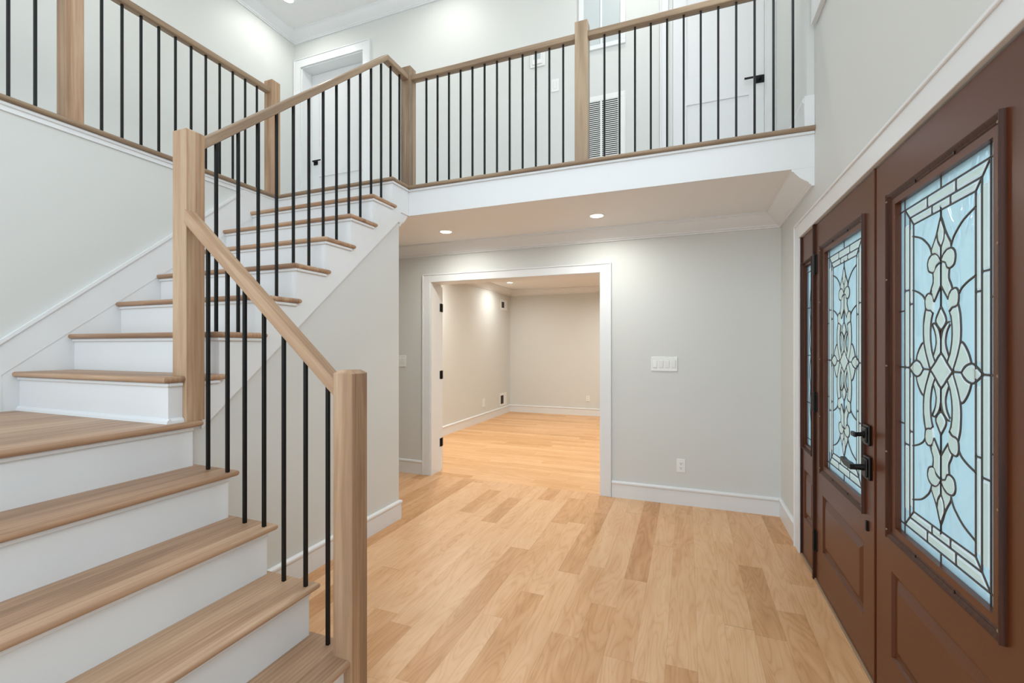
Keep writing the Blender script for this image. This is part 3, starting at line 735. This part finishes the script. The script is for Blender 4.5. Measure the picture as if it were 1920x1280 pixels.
# deadbolt with thumb turn
db = MB().box(DX-.012, DX, 2.317, 2.385, .962, 1.046, bev=.004).box(DX-.019, DX-.010, 2.326, 2.376, .972, 1.036, bev=.005).build('deadbolt', M['bronze'], dl)
tt = MB().cyl((DX-.045, 2.351, 1.004), .009, .030, 'x', 16).cyl((DX-.024, 2.351, 1.004), .015, .006, 'x', 18)
tt.box(DX-.058, DX-.044, 2.329, 2.373, .994, 1.014, bev=.004); tt.build('thumb_turn', M['bronze'], db)
# lever handle
hp = MB().box(DX-.012, DX, 2.312, 2.380, .820, .917, bev=.004).box(DX-.020, DX-.010, 2.321, 2.371, .830, .907, bev=.005).build('handle_plate', M['bronze'], dl)
lv = MB().cyl((DX-.058, 2.346, .868), .0105, .045, 'x', 18, r2=.014)
lv.prism([(2.333, 0.858), (2.333, 0.880), (2.362, 0.882), (2.417, 0.880), (2.457, 0.886), (2.467, 0.882), (2.467, 0.872), (2.449, 0.866), (2.412, 0.858)], 'x', DX-.070, DX-.052)
lv.build('lever', M['bronze'], hp)
MB().box(DX-.008, DX+.001, 2.352, 2.369, .600, .642, bev=.002, seg=1).build('latch_button', M['black'], dl)

# sidelight and brown frame
fr = MB()
fr.box(DX-.006, DX+.06, 3.560, 3.5775, 0, 2.091).box(DX+.046, DX+.075, DY0, 3.57, 2.07, 2.091).box(DX+.03, DX+.045, DY0, 3.57, 2.082, 2.0915)
fr.box(DX-.014, DX+.06, 3.2035, 3.228, 0, 2.091, bev=.003, seg=1)
fr.box(DX+.044, DX+.08, 2.24, 2.30, 0, 2.09)
struct(fr.build('trim_16', M['mould']))
slg = empty('window_1', (DX, 3.4, 0)); struct(slg)
sy0, sy1 = 3.229, 3.560; gy0, gy1 = 3.277, 3.512
mb = MB(); X0, X1 = DX+.004, DX+.046; P0, P1 = .262, .575; mid = .62
mb.box(X0, X1, sy0, gy0, 0, 2.088).box(X0, X1, gy1, sy1, 0, 2.088).box(X0, X1, gy0, gy1, 1.89, 2.088).box(X0, X1, gy0, gy1, P1, .742).box(X0, X1, gy0, gy1, 0, P0).box(X0+.02, X1, gy0, gy1, P0, P1)
mb.build('window_frame', M['brown'], slg)
raised_panel(slg, X0, gy0, gy1, P0, P1)
molding_frame(gy0-.022, gy1+.022, .712, 1.915, gy0+.01, gy1-.01, .745, 1.885, 'glass_frame', slg, X0, .018, .016)
MB().box(X0+.016, X0+.020, gy0, gy1, .742, 1.89).build('textured_glass', M['glass_blue'], slg)
cm = MB()
for q in (-.075, .075): cm.strap([(q, -.57), (q, .57)], .006, .003, X0+.0145, 3.395, 1.316)
for q in (-.53, -.3, 0, .3, .53): cm.strap([(-.115, q), (.115, q)], .006, .003, X0+.0145, 3.395, 1.316)
for sx in (-1, 1):
    for sz in (-1, 1): cm.strap(catmull([(0, sz*.42), (sx*.03, sz*.3), (sx*.012, sz*.2), (sx*.04, sz*.1), (sx*.0, 0)]), .006, .003, X0+.0145, 3.395, 1.316)
cm.build('lead_came', M['lead'], slg)
struct(MB().box(XD-.012, XD+.10, DY0, DY1-.024, 0, .011, bev=.003, seg=1).build('trim_17', M['rail_y']))

# ------------------------------------------------------------------ tall window above the doors (its sill shows at the top)
wn = empty('window_2', (XD, (WY0+WY1)/2, WZ0)); struct(wn)
mb = MB(); mb.box(.680, XD, WY0-.1, WY1+.1, WZ0-.095, WZ0, bev=.002, seg=1)
mb.box(.6805, XD, WY0-.1, WY0, WZ0, WZ1+.1).box(.6805, XD, WY1, WY1+.1, WZ0, WZ1+.1).box(.6805, XD, WY0, WY1, WZ1, WZ1+.1)
mb.build('window_trim', M['trim'], wn)
mb = MB(); mb.box(XD+.05, XD+.09, WY0, WY0+.05, WZ0, WZ1).box(XD+.05, XD+.09, WY1-.05, WY1, WZ0, WZ1).box(XD+.05, XD+.09, WY0+.05, WY1-.05, WZ0, WZ0+.05).box(XD+.05, XD+.09, WY0+.05, WY1-.05, WZ1-.05, WZ1)
mb.box(XD+.06, XD+.08, 1.91, 1.94, WZ0+.05, WZ1-.05); mb.build('window_frame', M['trim'], wn)

# ------------------------------------------------------------------ upstairs doors
def hall_door(name, x0, x1, y, z0, z1, hx, hz, hdir):
    root = empty(name, ((x0+x1)/2, y, z0)); struct(root)
    stl = .112; mz0, mz1 = z0+.775, z0+.985
    mb = MB(); t_ = .035
    mb.box(x0, x0+stl, y, y+t_, z0+.006, z1).box(x1-stl, x1, y, y+t_, z0+.006, z1)
    mb.box(x0+stl, x1-stl, y, y+t_, z0+.006, z0+.24).box(x0+stl, x1-stl, y, y+t_, mz0, mz1).box(x0+stl, x1-stl, y, y+t_, z1-.12, z1)
    mb.box(x0+stl, x1-stl, y+.011, y+t_-.008, z0+.24, mz0).box(x0+stl, x1-stl, y+.011, y+t_-.008, mz1, z1-.12)
    mb.build('slab', M['trim'], root)
    h = MB().box(hx-.031, hx+.031, y-.009, y, hz-.031, hz+.031, bev=.0015, seg=1).cyl((hx, y-.050, hz), .010, .045, 'y', 14).build('handle_plate', M['black'], root)
    a, b = sorted((hx-.008*hdir, hx+.120*hdir)); MB().box(a, b, y-.058, y-.046, hz-.007, hz+.007, bev=.002, seg=1).build('lever', M['black'], h)
hall_door('door_3', DRX0+.008, DRX1-.012, YB+.012, Z2, UZ-.016, .558, Z2+.885, -1)
hall_door('door_4', DLX0+.016, DLX1-.016, YB+.155, Z2, UZ-.016, -4.262, Z2+.955, 1)

# door folded back flat against the wall of the room beyond
d5 = empty('door_5', (OX0-.01, YB+.23, 0)); struct(d5)
MB().box(-3.40, OX0+.008, YB+.208, YB+.243, .012, 2.03, bev=.0015, seg=1).build('slab', M['trim'], d5)
for zz in (1.80, 1.06, .315):
    MB().box(OX0+.0085, OX0+.013, YB+.170, YB+.243, zz-.045, zz+.045).cyl((OX0+.016, YB+.2055, zz-.047), .006, .094, 'z', 12).build('hinge', M['black'], d5)

# ------------------------------------------------------------------ fittings on walls
def outlet(x, z, y, label, face=-1):
    r = MB().box(x-.036, x+.036, y-.006, y, z-.058, z+.058, bev=.003).build('power_outlet', M['plate']); tag(r, label, 'outlet')
    f = MB().box(x-.017, x+.017, y-.0085, y-.005, z-.034, z+.034, bev=.0015, seg=1).build('socket_face', M['plate'], r)
    s = MB()
    for dz in (-.019, .019):
        s.box(x-.0075, x-.0050, y-.0090, y-.008, dz+z-.003, dz+z+.007).box(x+.0050, x+.0075, y-.0090, y-.008, dz+z-.003, dz+z+.007).cyl((x, y-.0090, dz+z-.009), .0028, .001, 'y', 10)
    s.build('slots', M['dark'], f)
    return r
outlet(-.049, .338, YB, 'white power outlet low on the wall right of the wide doorway')
outlet(-1.831, .340, FY1, 'small white outlet low on the far wall of the room beyond')
o = MB().box(FX0, FX0+.006, 7.727, 7.847, .262, .410, bev=.002, seg=1).build('power_outlet', M['plate'])
tag(o, 'white outlet low on the left wall of the room beyond, near its floor vent', 'outlet')
MB().box(FX0+.005, FX0+.009, 7.765, 7.809, .295, .377, bev=.001, seg=1).build('socket_face', M['plate'], o)
def switch(x0, x1, z0, z1, y, n, label, kinds=None):
    r = MB().box(x0, x1, y-.007, y, z0, z1, bev=.003).build('light_switch', M['plate']); tag(r, label, 'light switch')
    w = (x1-x0); zc = (z0+z1)/2
    for i in range(n):
        c = x0+w*(i+.5)/n if n == 1 else x0+.0315+(w-.063)*i/(n-1)
        g = MB()
        g.box(c-.0175, c+.0175, y-.0080, y-.006, zc-.035, zc+.035); g.prism([(y-.0079, zc-.032), (y-.0095, zc-.030), (y-.0135, zc+.031), (y-.0079, zc+.033)] if kinds is None or kinds[i] else [(y-.0079, zc-.032), (y-.0120, zc-.030), (y-.0095, zc+.031), (y-.0079, zc+.033)], 'x', c-.0155, c+.0155)
        g.build('rocker', M['plate'], r); MB().box(c-.019, c+.019, y-.0074, y-.0066, zc-.0365, zc+.0365).build('rocker_gap', M['pane_grey'], r)
    return r
switch(-.297, -.078, 1.155, 1.282, YB, 4, 'wide white four-gang light switch plate right of the doorway', [0, 1, 1, 1])
switch(-3.008, -2.852, 1.152, 1.279, YB, 3, 'white light switch plate half hidden behind the stair wall')
switch(-1.213, -1.139, 3.812, 3.933, YB, 1, 'single white light switch on the upstairs wall behind the balcony')
al = MB().box(-1.425, -1.275, YB-.014, YB, 4.085, 4.262, bev=.006).build('alarm_panel', M['plate']); tag(al, 'white square control panel on the upstairs wall above the light switch', 'thermostat')
MB().box(-1.400, -1.300, YB-.026, YB-.013, 4.105, 4.245, bev=.006).build('cover', M['plate'], al)
MB().box(-1.385, -1.315, YB-.0275, YB-.0255, 4.150, 4.232, bev=.001, seg=1).build('screen', M['pane_grey'], al)
# vents in the room beyond
def vent(z0, z1, y0, y1, label):
    r = MB().box(FX0, FX0+.008, y0, y1, z0, z1, bev=.003, seg=1).build('air_vent', M['plate']); tag(r, label, 'vent')
    a, b = y0+.045, y0+(y1-y0)*.52
    MB().box(FX0+.0075, FX0+.0095, a, b, z0+.045, z1-.045).build('grille', M['dark'], r)
    s = MB(); k = 7
    for i in range(k):
        yy = a+(b-a)*(i+.5)/k; s.box(FX0+.009, FX0+.012, yy-.003, yy+.003, z0+.047, z1-.047)
    s.build('fins', M['lead'], r)
vent(2.115, 2.325, 8.62, 8.97, 'white air vent high in the left corner of the room beyond')
vent(.172, .430, 8.57, 8.94, 'white air vent low in the left corner of the room beyond')
# return air grille upstairs
gx0, gx1, gz0, gz1 = -.948, -.525, 2.80, 3.686
g = empty('return_grille', ((gx0+gx1)/2, YB, gz0), 'tall white louvred return air grille behind the balcony railing', 'vent')
mb = MB(); ff = .060
mb.box(gx0, gx1, YB-.012, YB, gz1-.045, gz1, bev=.002, seg=1).box(gx0, gx1, YB-.012, YB, gz0, gz0+.045, bev=.002, seg=1).box(gx0, gx0+ff, YB-.012, YB, gz0+.045, gz1-.045, bev=.001, seg=1).box(gx1-ff, gx1, YB-.012, YB, gz0+.045, gz1-.045, bev=.001, seg=1)
mb.box(-.745, -.729, YB-.011, YB, gz0+.045, gz1-.045)
mb.box(gx0-.006, gx1+.006, YB-.004, YB, gz0-.006, gz1+.006)
mb.build('frame', M['plate'], g)
MB().box(gx0+ff, gx1-ff, YB-.0055, YB-.0045, gz0+.045, gz1-.045).build('backing', M['dark'], g)
lo = MB(); nl = 44
for i in range(nl):
    z = gz0+.048+(gz1-gz0-.096)*i/(nl-1)
    lo.prism([(YB-.0055, z+.006), (YB-.0105, z-.003), (YB-.0095, z-.0045), (YB-.0055, z+.002)], 'x', gx0+ff, gx1-ff)
lo.build('louvres', M['plate'], g)
# framed frosted panel above it
p = empty('window_3', (-.73, YB, 4.12)); struct(p)
wx0, wx1, wz0, wz1 = -.945, -.518, 4.118, 5.00
mb = MB(); f_ = .046
mb.box(wx0, wx1, YB-.02, YB, wz0, wz0+.04, bev=.002, seg=1).box(wx0, wx1, YB-.02, YB, wz1-.04, wz1, bev=.002, seg=1).box(wx0, wx0+f_, YB-.02, YB, wz0+.04, wz1-.04, bev=.002, seg=1).box(wx1-f_, wx1, YB-.02, YB, wz0+.04, wz1-.04, bev=.002, seg=1).box(-.744, -.727, YB-.016, YB, wz0+.04, wz1-.04)
mb.build('window_frame', M['trim'], p)
MB().box(wx0+f_, wx1-f_, YB-.006, YB-.001, wz0+.04, wz1-.04).build('pane', M['pane_grey'], p)

# ------------------------------------------------------------------ recessed lights
def can(x, y, z, power, label, group=None, r=.050, col=(.97, .98, .92)):
    e_ = empty('recessed_light', (x, y, z), label, 'light', group)
    MB().ring((x, y, z), r, r+.018, .006).build('trim_ring', M['plate'], e_)
    MB().cyl((x, y, z-.0035), r+.001, .002, 'z', 28).build('lens', M['led'], e_)
    l = area('lamp', (0, 0, -.012), (0, 0, 0), r*2, r*2, power, col, 'DISK', math.radians(165)); l.parent = e_
    return e_
can(-2.096, 3.817, HC, 6.5, 'glowing recessed light in the lower ceiling nearer the staircase')
can(-.689, 3.806, HC, 6.5, 'glowing recessed light in the lower ceiling right of the doorway')
can(-3.043, 7.977, FH, 9, 'glowing recessed light in the ceiling of the room beyond')
can(-4.02, 3.80, HU, 4.5, 'recessed light in the high ceiling at the top edge')
for q in ((-.9, 7.977), (-3.04, 5.7), (-.9, 5.7)): can(q[0], q[1], FH, 22, 'unseen recessed light added to brighten the room beyond', 'added unseen lights of the room beyond')  # out of view, added to light the closed room beyond
for q in ((-3.95, 2.0), (-2.3, 3.80), (-.4, 3.80), (-1.4, 1.5)): can(q[0], q[1], HU, 4.5, 'recessed light in the high ceiling above the frame', 'hidden lights of the high ceiling')

# ------------------------------------------------------------------ outside the doors
struct(MB().box(XD+.161, 14, -8, 16, -.22, -.12).build('porch_floor', M['concrete']))
sd = MB(); z = -.12
while z < 5.2:
    sd.prism([(5.20, z), (5.178, z), (5.192, z+.125), (5.20, z+.125)], 'x', 1.21, 3.1); z += .125
struct(sd.build('wall_outside', M['siding']))
